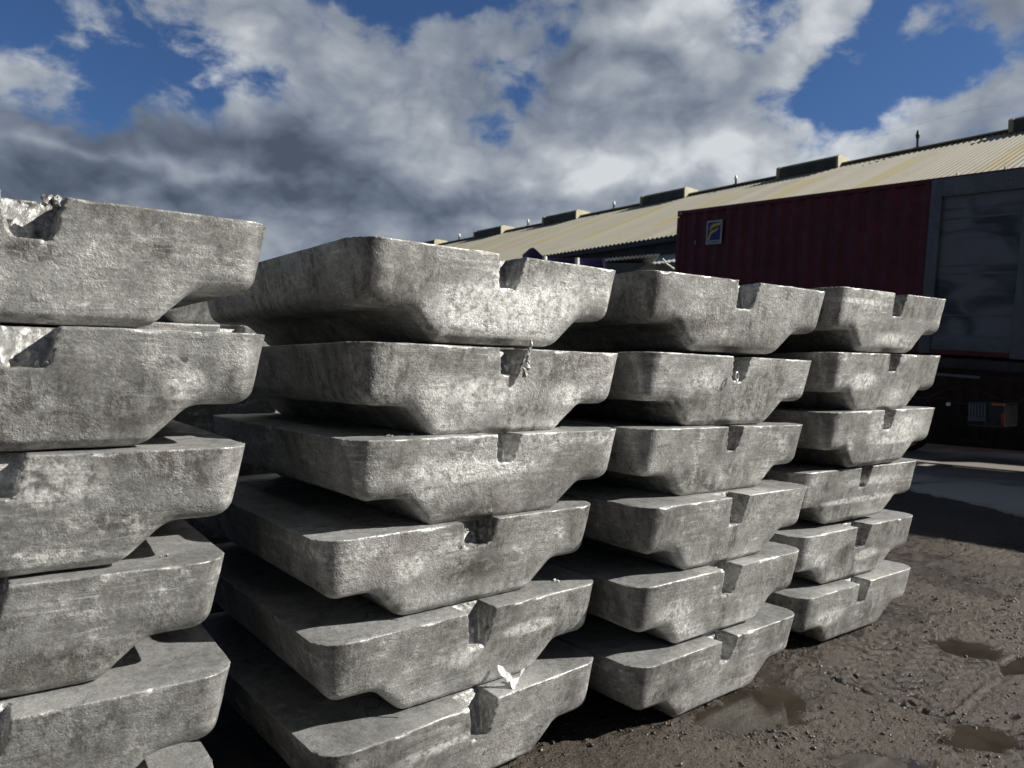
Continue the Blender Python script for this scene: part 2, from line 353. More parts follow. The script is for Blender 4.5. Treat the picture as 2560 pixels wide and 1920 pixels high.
NOTCH = {(1, 0): (-.066, .062, .105), (1, 1): (-.064, .067, .100), (1, 2): (-.060, .056, .10), (1, 3): (-.06, .068, .09), (1, 4): (-.06, .065, .10), (1, 5): (-.06, .06, .10),
         (2, 0): (-.056, .059, .112), (2, 1): (-.050, .060, .092), (2, 2): (-.050, .053, .100), (2, 3): (-.069, .074, .090), (2, 4): (-.056, .058, .130), (2, 5): (-.058, .059, .130),
         (3, 0): (-.065, .065, .115), (3, 1): (-.053, .060, .105), (3, 2): (-.049, .055, .105), (3, 3): (-.057, .062, .125), (3, 4): (-.055, .063, .125), (3, 5): (-.059, .055, .105),
         (4, 0): (-.057, .069, .115), (4, 1): (-.051, .059, .090), (4, 2): (-.061, .060, .105), (4, 3): (-.053, .054, .115), (4, 4): (-.065, .064, .120), (4, 5): (-.054, .057, .115)}
STK = {1: 'leftmost front stack', 2: 'second front stack', 3: 'third front stack', 4: 'rightmost front stack'}
LVL = ['topmost', 'second from top', 'third from top', 'third from bottom', 'second from bottom', 'lowest']
LOOK = {(1, 0): 'dull aluminium sow with crumbled wide notch', (1, 1): 'grey aluminium sow with dimpled square notch', (2, 0): 'pale blotched aluminium sow with cut right corner', (2, 1): 'mottled aluminium sow with spike beside notch',
        (2, 2): 'aluminium sow with bright scraped streaks', (2, 3): 'aluminium sow with ragged broken notch', (2, 4): 'aluminium sow with white scuff near notch', (2, 5): 'aluminium sow with long pale scrape',
        (3, 1): 'aluminium sow with small ring in notch', (3, 3): 'smooth aluminium sow with stain running below notch', (3, 5): 'pitted aluminium sow standing beside the puddle', (4, 1): 'aluminium sow with scratched right end'}
SOWS = {}
# stains and scuffs: (across, height, half sizes, dark + / pale -)
STAIN = {(1, 0): [(0, .17, .07, .025, .9), (.28, .2, .03, .03, .8)], (1, 1): [(.35, .16, .06, .05, -.7), (.1, .06, .3, .05, .4)], (1, 2): [(.12, .23, .10, .07, -.9), (.25, .12, .2, .04, .6)], (1, 3): [(.15, .07, .22, .06, .9)], (1, 4): [(.1, .06, .25, .05, 1.0)],
         (2, 0): [(-.05, .12, .22, .09, -1.0), (.25, .17, .12, .08, -.6), (-.1, .02, .3, .025, .8)], (2, 1): [(-.1, .15, .25, .06, -.6), (.3, .14, .08, .04, -.9)], (2, 2): [(-.12, .185, .26, .035, -1.1), (-.1, .03, .2, .035, .9), (.05, .13, .12, .03, .5)],
         (2, 3): [(-.25, .17, .06, .05, -.8), (-.02, .13, .16, .05, .9)], (2, 4): [(.22, .19, .10, .022, -1.4), (-.05, .15, .12, .05, -.5), (.18, .10, .12, .06, .6)], (2, 5): [(-.15, .2, .15, .02, -.7), (-.3, .12, .06, .05, -.5)],
         (3, 0): [(-.3, .10, .15, .03, .9), (0, .03, .25, .03, .8)], (3, 1): [(-.3, .10, .12, .03, .9), (-.2, .2, .15, .06, -.5)], (3, 2): [(-.22, .09, .12, .05, .9), (0, .04, .3, .04, .6)], (3, 3): [(.01, .09, .022, .10, 1.3)], (3, 4): [(.0, .08, .025, .10, 1.0), (-.32, .16, .12, .05, -.7)],
         (3, 5): [(-.4, .16, .10, .03, 1.0), (.1, .1, .12, .05, .6), (-.3, .04, .1, .04, .9)], (4, 0): [(-.35, .24, .25, .015, -.7), (0, .07, .2, .04, -.5)], (4, 1): [(-.25, .16, .12, .04, -1.0), (.1, .09, .1, .04, -.5)], (4, 2): [(.2, .2, .2, .06, -.8), (.1, .13, .2, .015, -.9)],
         (4, 3): [(.1, .22, .3, .03, -.7), (0, .12, .35, .015, -.9)], (4, 4): [(-.12, .15, .10, .07, 1.1), (.05, .13, .15, .03, -.9), (-.35, .15, .1, .06, -.6)], (4, 5): [(-.3, .16, .15, .05, -.8), (.1, .12, .15, .06, .6)]}
for (s_, k_), (x_, y_, yaw_, dz_, tl_) in FIT.items():
    nl, nr, nd = NOTCH[(s_, k_)]
    V, F, fm = sow_mesh(s_*10+k_+3, nl, nr, nd, True, 7, .0045 if (s_, k_) in ((1, 0), (2, 3), (4, 2), (2, 1)) else .0032, chamfer=.035 if (s_, k_) == (2, 0) else 0)
    o = mesh_obj('aluminium_sow', V, F, [M_SOW, M_TOP], None, 38, fm)
    o.location = (x_, y_, (5-k_)*H+dz_); o.rotation_euler = (0, -tl_, yaw_)
    st = np.zeros(len(V))
    for (u_, z_, ru, rz_, a_) in STAIN.get((s_, k_), []): st += a_*np.exp(-((V[:, 0]-u_)/ru)**2-((V[:, 2]-z_)/rz_)**2)*(V[:, 1] < .3)
    at_ = o.data.attributes.new('stain', 'FLOAT', 'POINT'); at_.data.foreach_set('value', st.astype(np.float32))
    tag(o, '%s, %s in %s' % (LOOK.get((s_, k_), 'grey cast aluminium sow'), LVL[k_], STK[s_]), 'metal ingot', 'aluminium sows stacked in the front row')
    SOWS[(s_, k_)] = o

# second row, behind the front stacks: a few meshes shared by all of them
BACK = [mesh_obj('aluminium_sow', *(lambda t: (t[0], t[1]))(q), [M_SOW, M_TOP], None, 38, q[2]) for q in [sow_mesh(60+i, -.056, .058, .10, False) for i in range(2)]]
BX = [1.10, 2.40, 3.70, 5.00, 6.30]; rb = random.Random(4)
BPH = ['behind leftmost stack', 'behind second stack', 'behind third stack', 'left of rightmost stack', 'behind rightmost stack']
for i, bx in enumerate(BX):
    for k in range(6):
        src = BACK[(i+k) % 2]
        o = src if (i == 0 and k < 2) else src.copy()
        if o is not src: COL.objects.link(o)
        o.location = (bx+rb.uniform(-.04, .04), 3.86+rb.uniform(-.04, .05), (5-k)*H+.125); o.rotation_euler = (0, 0, rb.uniform(-.03, .03))
        tag(o, 'aluminium sow, %s in second row %s' % (LVL[k], BPH[i]), 'metal ingot', 'aluminium sows stacked in the second row')
    # timbers carrying each rear stack
    for yy in (.35, 1.15):
        mb = MB(); mb.box((0, 0, 0), (1.0, .12, .13), bev=.006)
        if i == 0 and yy < .5: M_WOOD = mat('weathered_timber', (.16, .12, .085), .8, 0, .3, 12, .004, 60)
        o = mb.build('timber_bearer', M_WOOD); o.location = (bx, 3.86+yy, .062)
        tag(o, 'squared timber under the rear stack %s, %s' % (BPH[i], 'front one' if yy < .5 else 'back one'), 'timber', 'timber bearers under the second row')

# ------------------------------------------------------------------ ground
def smooth(e0, e1, x):
    t = np.clip((x-e0)/(e1-e0), 0, 1); return t*t*(3-2*t)
def n2(P, sc_, seed): return vnoise(np.concatenate([P/1.0, np.full(P.shape[:-1]+(1,), seed*.37)], -1), sc_, seed % 97)
# puddles: centre, radii, turn
PUD = [((2.70, 1.86), .30, .16, .0), ((4.17, 1.64), .16, .13, -.8), ((3.17, 1.20), .15, .095, -.3), ((4.14, 1.40), .17, .05, .0), ((2.68, 1.31), .21, .085, -.75), ((3.02, .72), .28, .12, .3), ((4.9, 1.0), .3, .16, .2)]
def gheight(x, y):
    P = np.stack([x, y], -1)
    near = 1-smooth(5.5, 9, np.hypot(x-3, y-2))
    h = .010*n2(P, .55, 5)+.006*n2(P, .19, 8)
    cl = n2(P, .05, 9); h = h+(.0050*cl+.0036*n2(P, .022, 12)+.0024*n2(P, .011, 14))*near
    crumb = np.clip(n2(P, .028, 31)-.25, 0, 1)*(.55+.45*n2(P, .3, 33)); h = h+.020*np.clip(crumb, 0, 1)*near
    # tyre tread print
    u = (x-3.62)*math.cos(-.25)-(y-1.70)*math.sin(-.25); v = (x-3.62)*math.sin(-.25)+(y-1.70)*math.cos(-.25)
    msk = smooth(.50, .40, np.abs(u))*smooth(.34, .24, np.abs(v+.05*np.sin(u*5)))*(.55+.45*n2(P, .15, 3)).clip(0, 1)
    ph = (u*1.0+np.abs((v*11) % 2-1)*.07)/.046
    tr = np.sign(np.sin(ph*2*np.pi*.5))*(np.abs(((v*11) % 1)-.5) > .10)
    h = h*(1-.80*msk)+msk*(-.003+.0055*tr)
    # rim pushed up by the wheel
    for (ax1, ay1, ax2, ay2) in ((3.25, 1.91, 3.24, 1.51), (3.24, 1.51, 3.27, 1.34), (3.27, 1.34, 3.88, 1.40)):
        ux, uy = ax2-ax1, ay2-ay1; L = ux*ux+uy*uy; t = np.clip(((x-ax1)*ux+(y-ay1)*uy)/L, 0, 1); dd = np.hypot(x-ax1-t*ux, y-ay1-t*uy)
        h = h+(.007*np.exp(-(dd/.014)**2)-.006*np.exp(-((dd-.026)/.012)**2))*(.3+.7*np.clip(n2(P, .09, 51)+.5, 0, 1))
    for (c, a, b, r) in PUD:
        q = np.hypot(((x-c[0])*math.cos(r)+(y-c[1])*math.sin(r))/a, (-(x-c[0])*math.sin(r)+(y-c[1])*math.cos(r))/b)+.34*n2(P, .13, 41)+.16*n2(P, .04, 43)
        h = h*(.25+.75*smooth(.7, 1.15, q))-.014*(1-smooth(.65, 1.35, q))
    return h-.006
gx = axis([(-400, -60, 40), (-60, -8, 4), (-8, .6, .2), (.6, 1.4, .03), (1.4, 5.0, .0095), (5.0, 9, .035), (9, 20, .4), (20, 60, 4), (60, 400, 40)])
gy = axis([(-400, -60, 40), (-60, -8, 4), (-8, .2, .2), (.2, 2.9, .0095), (2.9, 5.5, .035), (5.5, 20, .4), (20, 60, 4), (60, 600, 40)])
gX, gY = np.meshgrid(gx, gy, indexing='ij'); gz = gheight(gX, gY)
gV = np.stack([gX, gY, gz], -1).reshape(-1, 3); ny = len(gy)
ii, jj = np.meshgrid(np.arange(len(gx)-1), np.arange(ny-1), indexing='ij'); q0 = (ii*ny+jj).ravel()
gF = np.stack([q0, q0+ny, q0+ny+1, q0+1], -1)
def mud_material():
    m = bpy.data.materials.new('wet_mud'); m.use_nodes = True; N = NT(m.node_tree); b = m.node_tree.nodes['Principled BSDF']
    t = N.n('ShaderNodeTexCoord').outputs['Object']
    a = N.noise(t, 1.3, 5, .6); c = N.noise(t, 14, 6, .65); f = N.noise(t, 110, 4, .7); g = N.noise(t, 420, 3, .7)
    base = N.mix(N.rng(a, .35, .65), (.041, .0305, .0215), (.068, .053, .0385))
    base = N.mix(N.m('MULTIPLY', N.rng(c, .45, .7), .5), base, (.10, .079, .058))
    base = N.mix(N.m('MULTIPLY', N.rng(f, .5, .66), .6), base, (.14, .118, .092))
    base = N.mix(N.m('MULTIPLY', N.rng(f, .48, .25), .6), base, (.025, .019, .015))
    zs = N.n('ShaderNodeSeparateXYZ'); N.ln(t, zs.inputs[0]); wet = N.rng(N.m('ADD', zs.outputs[2], N.m('MULTIPLY', c, .006)), -.002, -.011)
    base = N.mix(N.m('MULTIPLY', wet, .70), base, (.018, .014, .010))
    N.ln(base, b.inputs['Base Color'])
    N.put(b.inputs['Roughness'], N.m('MULTIPLY', N.rng(f, .35, .65, .36, .60), N.m('MULTIPLY_ADD', wet, -.6, 1.0)))
    b.inputs['Specular IOR Level'].default_value = .5
    h = N.m('ADD', N.m('ADD', f, N.m('MULTIPLY', g, .4)), N.m('MULTIPLY', N.noise(t, 48, 3, .65), 1.3)); N.ln(N.bump(h, .010, 1.0), b.inputs['Normal'])
    return m
M_MUD = mud_material()
o = mesh_obj('ground', gV, gF, M_MUD); o.data.shade_smooth(); tag(o, kind='structure')
# puddle water
mw = bpy.data.materials.new('puddle_water'); mw.use_nodes = True; N = NT(mw.node_tree); b = mw.node_tree.nodes['Principled BSDF']
t = N.n('ShaderNodeTexCoord').outputs['Object']
N.ln(N.mix(N.rng(N.noise(t, 6, 4), .35, .65), (.026, .0215, .016), (.042, .035, .027)), b.inputs['Base Color']); b.inputs['Roughness'].default_value = .04; b.inputs['IOR'].default_value = 1.33
N.ln(N.bump(N.noise(t, 22, 2), .0002, .4), b.inputs['Normal'])
for (c, a_, b_, r_) in PUD:
    k = 26; V = [(c[0]+1.22*(a_*math.cos(q)*math.cos(r_)-b_*math.sin(q)*math.sin(r_)), c[1]+1.22*(a_*math.cos(q)*math.sin(r_)+b_*math.sin(q)*math.cos(r_)), -.0150) for q in (2*math.pi*i/k for i in range(k))]
    tag(mesh_obj('water', V, [tuple(range(k))], mw), kind='structure')
# loose grit and small stones pressed into the mud
ro = np.random.RandomState(7); V = []; F = []
ico = bmesh.new(); bmesh.ops.create_icosphere(ico, subdivisions=1, radius=1); iv = np.array([v.co[:] for v in ico.verts]); fi = np.array([[v.index for v in f.verts] for f in ico.faces]); ico.free()
n_st = 13000; cl = ro.rand(500, 2)*[4.2, 2.9]+[1.5, .1]; 
sx = np.where(ro.rand(n_st) < .7, cl[ro.randint(0, 500, n_st), 0]+ro.randn(n_st)*.05, ro.uniform(1.4, 8.5, n_st)); sy = np.where(sx < 5.4, 0, 1)
sy = np.where(ro.rand(n_st) < .0, 0, ro.uniform(.1, 3.6, n_st)); pk = ro.randint(0, 500, n_st); us = ro.rand(n_st) < .6
sx = np.where(us, cl[pk, 0]+ro.randn(n_st)*.05, ro.uniform(1.4, 8.5, n_st)); sy = np.where(us, cl[pk, 1]+ro.randn(n_st)*.05, sy)
sr = .0016+.0062*ro.rand(n_st)**6+.0016*ro.rand(n_st); sz = gheight(sx, sy)
inp = np.zeros(n_st, bool)
for (c, a, b_, r) in PUD: inp |= np.hypot(((sx-c[0])*math.cos(r)+(sy-c[1])*math.sin(r))/a, (-(sx-c[0])*math.sin(r)+(sy-c[1])*math.cos(r))/b_) < .95
kk = np.where(~inp)[0]; sx, sy, sz, sr = sx[kk], sy[kk], sz[kk], sr[kk]; n_st = len(kk)
dv = iv[None]*(1+.35*ro.randn(n_st, len(iv), 1))*sr[:, None, None]*(.7+.6*ro.rand(n_st, 1, 3)); V = dv+np.stack([sx, sy, sz+sr*.25], -1)[:, None]
Fs = (fi[None]+(np.arange(n_st)*len(iv))[:, None, None]).reshape(-1, 3)
M_GRIT = mat('wet_grit', (.075, .06, .048), .35, 0, .6, 60)
tag(mesh_obj('gravel', V.reshape(-1, 3), Fs, M_GRIT), 'loose dark grit and small stones scattered over the mud', 'gravel', kind='stuff')

# concrete yard beyond the mud, with a broken edge
def concrete_material():
    m = bpy.data.materials.new('yard_concrete'); m.use_nodes = True; N = NT(m.node_tree); b = m.node_tree.nodes['Principled BSDF']
    t = N.n('ShaderNodeTexCoord').outputs['Object']
    a = N.noise(t, .55, 5, .6, .8); f = N.noise(t, 40, 5, .7)
    base = N.mix(N.rng(a, .45, .58), (.42, .39, .35), (.26, .24, .22)); base = N.mix(N.m('MULTIPLY', N.rng(f, .4, .7), .3), base, (.36, .33, .30))
    N.ln(base, b.inputs['Base Color']); N.put(b.inputs['Roughness'], N.rng(a, .40, .60, .75, .35)); N.ln(N.bump(f, .003, .6), b.inputs['Normal'])
    return m
M_CON = concrete_material(); rr = random.Random(9)
edge = [(9.9, 6.2), (9.44, 4.57), (9.30, 4.38), (9.24, 4.30), (9.05, 3.9), (8.96, 3.61), (8.72, 3.2), (8.43, 2.83), (8.2, 2.3), (7.9, 1.6), (7.5, .6), (7.1, -.8), (6.6, -3), (6, -8)]
pe = []
for i in range(len(edge)-1):
    for k in range(5):
        t_ = k/5; pe.append((edge[i][0]*(1-t_)+edge[i+1][0]*t_+rr.uniform(-.03, .03), edge[i][1]*(1-t_)+edge[i+1][1]*t_+rr.uniform(-.03, .03)))
out = pe+[(6, -40), (90, -40), (90, 160), (12, 160), (10.5, 9)]
mb = MB(); mb.prism(out, (-.25, .022)); o = mb.build('concrete_yard', M_CON, None, None); tag(o, kind='structure')

# ------------------------------------------------------------------ red container on its trailer
CO = Vector((11.633, 10.121, 4.691)); CA = Vector((-.017, -.997, -.072)).normalized()
CF = Vector((-.021, -.072, .997)).cross(CA).normalized(); CUP = CA.cross(CF).normalized()
# local frame: +X along the container to its near end, +Y to the far side, +Z up, origin at the top far-left corner
CM = Matrix(((CA.x, CF.x, CUP.x, CO.x), (CA.y, CF.y, CUP.y, CO.y), (CA.z, CF.z, CUP.z, CO.z), (0, 0, 0, 1)))
M_RED = mat('maroon_paint', (.095, .011, .021), .6, 0, .18, 2.2, .002, 30)
M_GREYP = mat('grey_paint', (.12, .13, .15), .45, .2, .15, 3, .001, 30)
M_DARK = mat('chassis_black', (.022, .022, .024), .6, 0, .3, 6, .002, 40)
M_RUB = mat('tyre_rubber', (.02, .02, .02), .8, 0, .3, 8, .002, 60)
M_PALE = mat('pale_grey_paint', (.42, .42, .40), .5, 0, .2, 5)
M_WHITE = mat('white_paint', (.75, .74, .70), .5, 0, .1, 5)
M_ORANGE = mat('amber_plastic', (.40, .13, .03), .3, 0, .05, 5)
M_REDP = mat('red_plastic', (.30, .03, .02), .3, 0, .05, 5)
M_STEEL = mat('galvanised_steel', (.45, .46, .47), .38, .8, .2, 7)
def reflection_panel():
    m = bpy.data.materials.new('painted_reflection_panel'); m.use_nodes = True; N = NT(m.node_tree); b = m.node_tree.nodes['Principled BSDF']
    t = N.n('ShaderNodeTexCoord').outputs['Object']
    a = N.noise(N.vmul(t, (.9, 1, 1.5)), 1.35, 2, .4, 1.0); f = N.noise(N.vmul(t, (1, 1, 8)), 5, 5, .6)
    k = N.rng(a, .36, .60)  # blurred dark reflections painted into the panel colour
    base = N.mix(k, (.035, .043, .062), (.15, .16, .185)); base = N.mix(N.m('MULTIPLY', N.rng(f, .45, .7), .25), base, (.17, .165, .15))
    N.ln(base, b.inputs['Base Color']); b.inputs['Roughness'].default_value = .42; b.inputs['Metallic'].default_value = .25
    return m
CL, CZ = 6.50, 2.6
cont = empty('shipping_container'); cont.matrix_world = CM
tag(cont, 'dark maroon corrugated shipping container with blue and yellow logo and grey end panel', 'container')
def corr(x0, x1, flip=1):
    P = []; x = x0
    while x < x1-.01:
        P += [(x, 0), (x+.075, 0), (x+.14, .036), (x+.215, .036), ]; x += .28
    P = [p for p in P if p[0] < x1]+[(x1, 0)]
    return P
def corr_wall(y0, sgn, x0, x1, name):
    P = corr(x0, x1); V = []; F = []
    for (x, d) in P: V += [(x, y0+sgn*d, -CZ+.15), (x, y0+sgn*d, -.07), (x, y0+sgn*(d+.004), -.07), (x, y0+sgn*(d+.004), -CZ+.15)]
    for i in range(len(P)-1):
        for k in range(4): F.append((i*4+k, i*4+(k+1) % 4, i*4+4+(k+1) % 4, i*4+4+k))
    return mesh_obj(name, V, F, M_RED, cont)
corr_wall(.012, 1, .12, 4.97, 'side_wall'); corr_wall(2.40, -1, .12, CL-.12, 'side_wall')
mb = MB()
for x in (.06, CL-.06):
    for y in (.06, 2.38): mb.box((x, y, -CZ/2), (.12, .12, CZ-.25), bev=.01)
mb.each('corner_post', M_RED, cont)
mb = MB()
for y in (.035, 2.405):
    mb.box((CL/2, y, -.035), (CL-.36, .07, .07), bev=.008); mb.box((CL/2, y, -CZ+.08), (CL-.36, .07, .16), bev=.008)
for x in (.035, CL-.035):
    for z in (-.06, -CZ+.08): mb.box((x, 1.22, z), (.07, 2.1, .12), bev=.008)
mb.each('rail', M_RED, cont)
for x in (.089, CL-.089):
    for y in (.081, 2.359):
        for z in (-.053, -CZ+.059):
            mb = MB(); mb.box((x, y, z), (.178, .162, .118), bev=.012); c = mb.build('corner_casting', M_RED, cont)
            if y < 1:
                mb = MB(); mb.prism([(x+.035*math.cos(q), z+.022*math.sin(q)) for q in (2*math.pi*i/14 for i in range(14))], (y-.0845, y-.0815), axis=1); mb.build('casting_hole', M_PALE, c)
mb = MB(); mb.box((CL/2, 1.22, -.03), (CL-.2, 2.3, .03)); mb.box((CL/2, 1.22, -CZ+.12), (CL-.2, 2.3, .05)); mb.box((.09, 1.22, -CZ/2), (.03, 2.2, CZ-.3)); mb.box((CL-.09, 1.22, -CZ/2), (.03, 2.2, CZ-.3)); mb.build('roof_and_ends', M_RED, cont)
# grey framed panel in the near part of the side
pn = mesh_obj('side_panel', *(lambda b_: (b_.V, b_.F))((lambda b_: (b_.box((5.69, .045, -1.31), (1.12, .02, 2.2)), b_)[1])(MB())), reflection_panel(), cont)
mb = MB(); mb.box((5.075, -.006, -1.31), (.16, .05, 2.56), bev=.006); mb.box((6.365, -.006, -1.31), (.28, .05, 2.60), bev=.006)
mb.box((5.69, -.004, -.16), (1.068, .05, .26), bev=.006); mb.box((5.69, .016, -2.42), (1.068, .045, .22), bev=.006)
fr = mb.build('panel_frame', M_GREYP, pn)
mb = MB()
for z in (-.48, -.62, -1.30, -1.42, -2.02): mb.box((5.69, .033, z), (1.06, .006, .03), bev=.002)
mb.each('panel_slat', M_GREYP, pn)
mb = MB()
for x in (5.24, 5.29, 5.60, 5.65, 6.02, 6.07):
    for z in (-.165, -.255, -2.335, -2.48): mb.cyl((x, .0 if z < -1 else -.028, z), (x, -.010 if z < -1 else -.033, z), .008, n=8)
mb.each('rivet', M_DARK, fr)
mb = MB()
for x in (5.33, 5.95): mb.box((x, .0, .012), (.02, .03, .05), bev=.004)
mb.each('roof_lug', M_PALE, fr)
# emblem
def flat(P, x0, z0, wd, ht): return [(x0+u*wd, z0-v*ht) for u, v in P]
LX, LZ, LW, LH = .775, -.265, .375, .455
mb = MB(); mb.prism([(LX, LZ), (LX+LW, LZ), (LX+LW, LZ-LH), (LX, LZ-LH)][::-1], (.000, .008), axis=1); lg = mb.build('emblem', mat('emblem_border', (.42, .45, .52), .5, 0, .1, 8), cont)
mb = MB(); mb.prism(flat([(.09, .07), (.91, .07), (.91, .83), (.09, .83)], LX, LZ, LW, LH)[::-1], (-.003, .0), axis=1); mb.build('emblem_field', mat('emblem_blue', (.012, .035, .19), .5, 0, .1, 8), lg)
mb = MB()
UP = [(.22, .42), (.25, .28), (.33, .18), (.46, .14), (.62, .14), (.93, .10), (.92, .16), (.80, .23), (.62, .255), (.42, .30), (.30, .36)]
LO = [(.20, .60), (.25, .48), (.35, .42), (.55, .38), (.79, .31), (.78, .37), (.66, .45), (.48, .51), (.33, .57), (.27, .66), (.235, .83), (.12, .83), (.155, .70)]
ST = [(.22, .42), (.30, .36), (.30, .46), (.25, .50)]
for P in (UP, LO): mb.prism(flat(P, LX, LZ, LW, LH)[::-1], (-.006, -.003), axis=1)
mb.each('emblem_letter', mat('emblem_yellow', (.62, .50, .06), .5, 0, .1, 8), lg)
fc = bpy.data.curves.new('lettering', 'FONT'); fc.body = 'FLORENS'; fc.size = .068; fc.extrude = .0012; fc.align_x = 'CENTER'
fo = bpy.data.objects.new('tmp_text', fc); COL.objects.link(fo); dg = bpy.context.evaluated_depsgraph_get()
tm = bpy.data.meshes.new_from_object(fo.evaluated_get(dg)); bpy.data.objects.remove(fo)
tm.materials.clear(); tm.materials.append(mat('emblem_ink', (.05, .07, .16), .5)); to = bpy.data.objects.new('lettering', tm); COL.objects.link(to); to.parent = lg
to.location = (LX+LW/2, -.0015, LZ-LH+.017); to.rotation_euler = (R(90), 0, 0)
mb = MB(); mb.box((.50, .008, -.66), (.022, .01, .075), bev=.002); mb.build('label_plate', M_PALE, cont)

# added containers: one ahead to shade the yard, one behind darkening the trailer's underside
def added_container(M_, L_, m_, label):
    c_ = empty('shipping_container'); c_.matrix_world = M_; tag(c_, label, 'container')
    P = corr(.12, L_-.12)
    for y0, sg in ((.012, 1), (2.42, -1)):
        V = []; F = []
        for (x, d) in P: V += [(x, y0+sg*d, -CZ+.15), (x, y0+sg*d, -.07), (x, y0+sg*(d+.004), -.07), (x, y0+sg*(d+.004), -CZ+.15)]
        for i in range(len(P)-1):
            for k in range(4): F.append((i*4+k, i*4+(k+1) % 4, i*4+4+(k+1) % 4, i*4+4+k))
        mesh_obj('side_wall', V, F, m_, c_)
    mb = MB()
    for x in (.06, L_-.06):
        for y in (.06, 2.38): mb.box((x, y, -CZ/2), (.12, .12, CZ), bev=.01)
    mb.each('corner_post', m_, c_)
    mb = MB()
    for y in (.035, 2.405): mb.box((L_/2, y, -.035), (L_-.25, .07, .07), bev=.008); mb.box((L_/2, y, -CZ+.08), (L_-.25, .07, .16), bev=.008)
    mb.each('rail', m_, c_)
    mb = MB(); mb.box((L_/2, 1.22, -.03), (L_-.2, 2.3, .03)); mb.box((.09, 1.22, -CZ/2), (.03, 2.24, CZ-.06)); mb.box((L_-.09, 1.22, -CZ/2), (.03, 2.24, CZ-.06)); mb.box((L_/2, 1.22, -CZ+.12), (L_-.2, 2.3, .05)); mb.build('roof_and_ends', m_, c_)
    return c_
added_container(CM @ Matrix.Translation((6.85, 0, 0)), 5.5, mat('rust_orange_paint', (.16, .055, .025), .6, 0, .3, 3), 'rust orange shipping container added at the right edge to shade the yard')
added_container(Matrix(((0, 1, 0, 15.6), (-1, 0, 0, 15.0), (0, 0, 1, 2.6), (0, 0, 0, 1))), 12.1, mat('dark_blocker_paint', (.006, .008, .008), .8, 0, .3, 3), 'dark container added behind the trailer to block light under it')

# trailer under the container
tr = empty('container_trailer', (CO.x, CO.y, 0)); tag(tr, 'dark container trailer chassis with amber marker lamps, parked under the maroon container', 'trailer')
TI = tr.matrix_basis.inverted() if False else Matrix.Translation((-CO.x, -CO.y, 0))
def tput(mb_, name, m_, parent=None, local=True, each=False):
    M_ = TI @ CM if local else TI
    mb_.V = [tuple(M_ @ Vector(v)) for v in mb_.V]; return (mb_.each if each else mb_.build)(name, m_, parent or tr)
mb = MB()
for y in (.78, 1.66): mb.box((4.2, y, -CZ-.18), (9.4, .14, .32), bev=.01)
for x in np.arange(0, 8.9, .95): mb.box((float(x), 1.22, -CZ-.10), (.12, 2.3, .14), bev=.008)
tput(mb, 'chassis', M_DARK)
mb = MB()
for y in (.02, 2.42): mb.box((4.2, y, -CZ-.12), (9.0, .05, .14), bev=.006)
tput(mb, 'side_rail', M_DARK, each=True)
mb = MB(); mb.box((5.2, .03, -CZ-.30), (1.3, .03, .04), bev=.006); tput(mb, 'light_bar', M_GREYP)
def wpt(x, y, z): p = CM @ Vector((x, y, -3)); return Vector((p.x, p.y, z))
for ax0 in (1.1, 2.4, 3.7):
    mb = MB(); a = wpt(ax0, .1, .52); b_ = wpt(ax0, 2.34, .52); mb.cyl(a, b_, .06, n=12); axl = tput(mb, 'axle', M_DARK, None, False)
    for y in (.06, 2.08):
        a = wpt(ax0, y, .52); b_ = wpt(ax0, y+.30, .52); d = (b_-a).normalized()
        mb = MB(); prof = [(.0, .30), (.0, .46), (.03, .505), (.08, .52), (.22, .52), (.27, .505), (.30, .46), (.30, .30)]
        for (p0, r0), (p1, r1) in zip(prof[:-1], prof[1:]): mb.cyl(a+d*p0, a+d*p1, r0, r1, n=36, cap=False)
        ty = tput(mb, 'wheel', M_RUB, None, False)
        mb = MB(); mb.cyl(a+d*.05, a+d*.09, .31, n=28); mb.cyl(a+d*.0, a+d*.09, .11, n=16)
        for q in range(10):
            t_ = 2*math.pi*q/10; c = a+d*.03+Vector((0, math.cos(t_), math.sin(t_)))*.17; mb.cyl(c, c+d*.04, .016, n=6)
        tput(mb, 'rim', M_STEEL, ty, False)
    mb = MB(); P = [wpt(ax0+.62*math.cos(t_), .05, .52+.62*math.sin(t_)) for t_ in np.linspace(.15, 3.0, 12)]
    Q = [p+Vector((.55, 0, 0)) for p in P]; V = P+Q; V2 = [v+Vector((0, 0, .008)) for v in V]; n_ = 12
    mb.add(V+V2, [(i, i+1, n_+i+1, n_+i) for i in range(n_-1)]+[(2*n_+i, 3*n_+i, 3*n_+i+1, 2*n_+i+1) for i in range(n_-1)]); tput(mb, 'mudguard', M_DARK, axl, False)
for y in (.5, 1.9):
    mb = MB(); a = wpt(7.6, y, .03); mb.box(tuple(a+Vector((0, 0, .75))), (.13, .13, 1.3), bev=.01); mb.box(tuple(a+Vector((0, 0, .0))), (.28, .28, .04), bev=.005); tput(mb, 'landing_leg', M_DARK, None, False)
mb = MB(); c = wpt(5.92, .35, .86); mb.box(tuple(c), (.5, .46, .36), bev=.02); tb = tput(mb, 'tool_box', M_DARK, None, False)
mb = MB(); c = wpt(5.82, .09, .88)
for k in range(6): mb.box(tuple(c+Vector((-.02, -.10+k*.04, 0))), (.012, .026, .26), bev=.003)
mb.box(tuple(c+Vector((-.014, 0, -.10))), (.012, .24, .06)); tput(mb, 'grille', M_GREYP, tb, False)
mb = MB(); c = wpt(5.45, .04, .98); mb.cyl(c, c+Vector((-.03, 0, 0)), .028, n=14); tput(mb, 'reflector', M_WHITE, None, False)
mb = MB(); c = wpt(6.10, .04, 1.00); mb.box(tuple(c), (.03, .16, .035), bev=.006); tput(mb, 'marker_lamp', M_ORANGE, None, False)
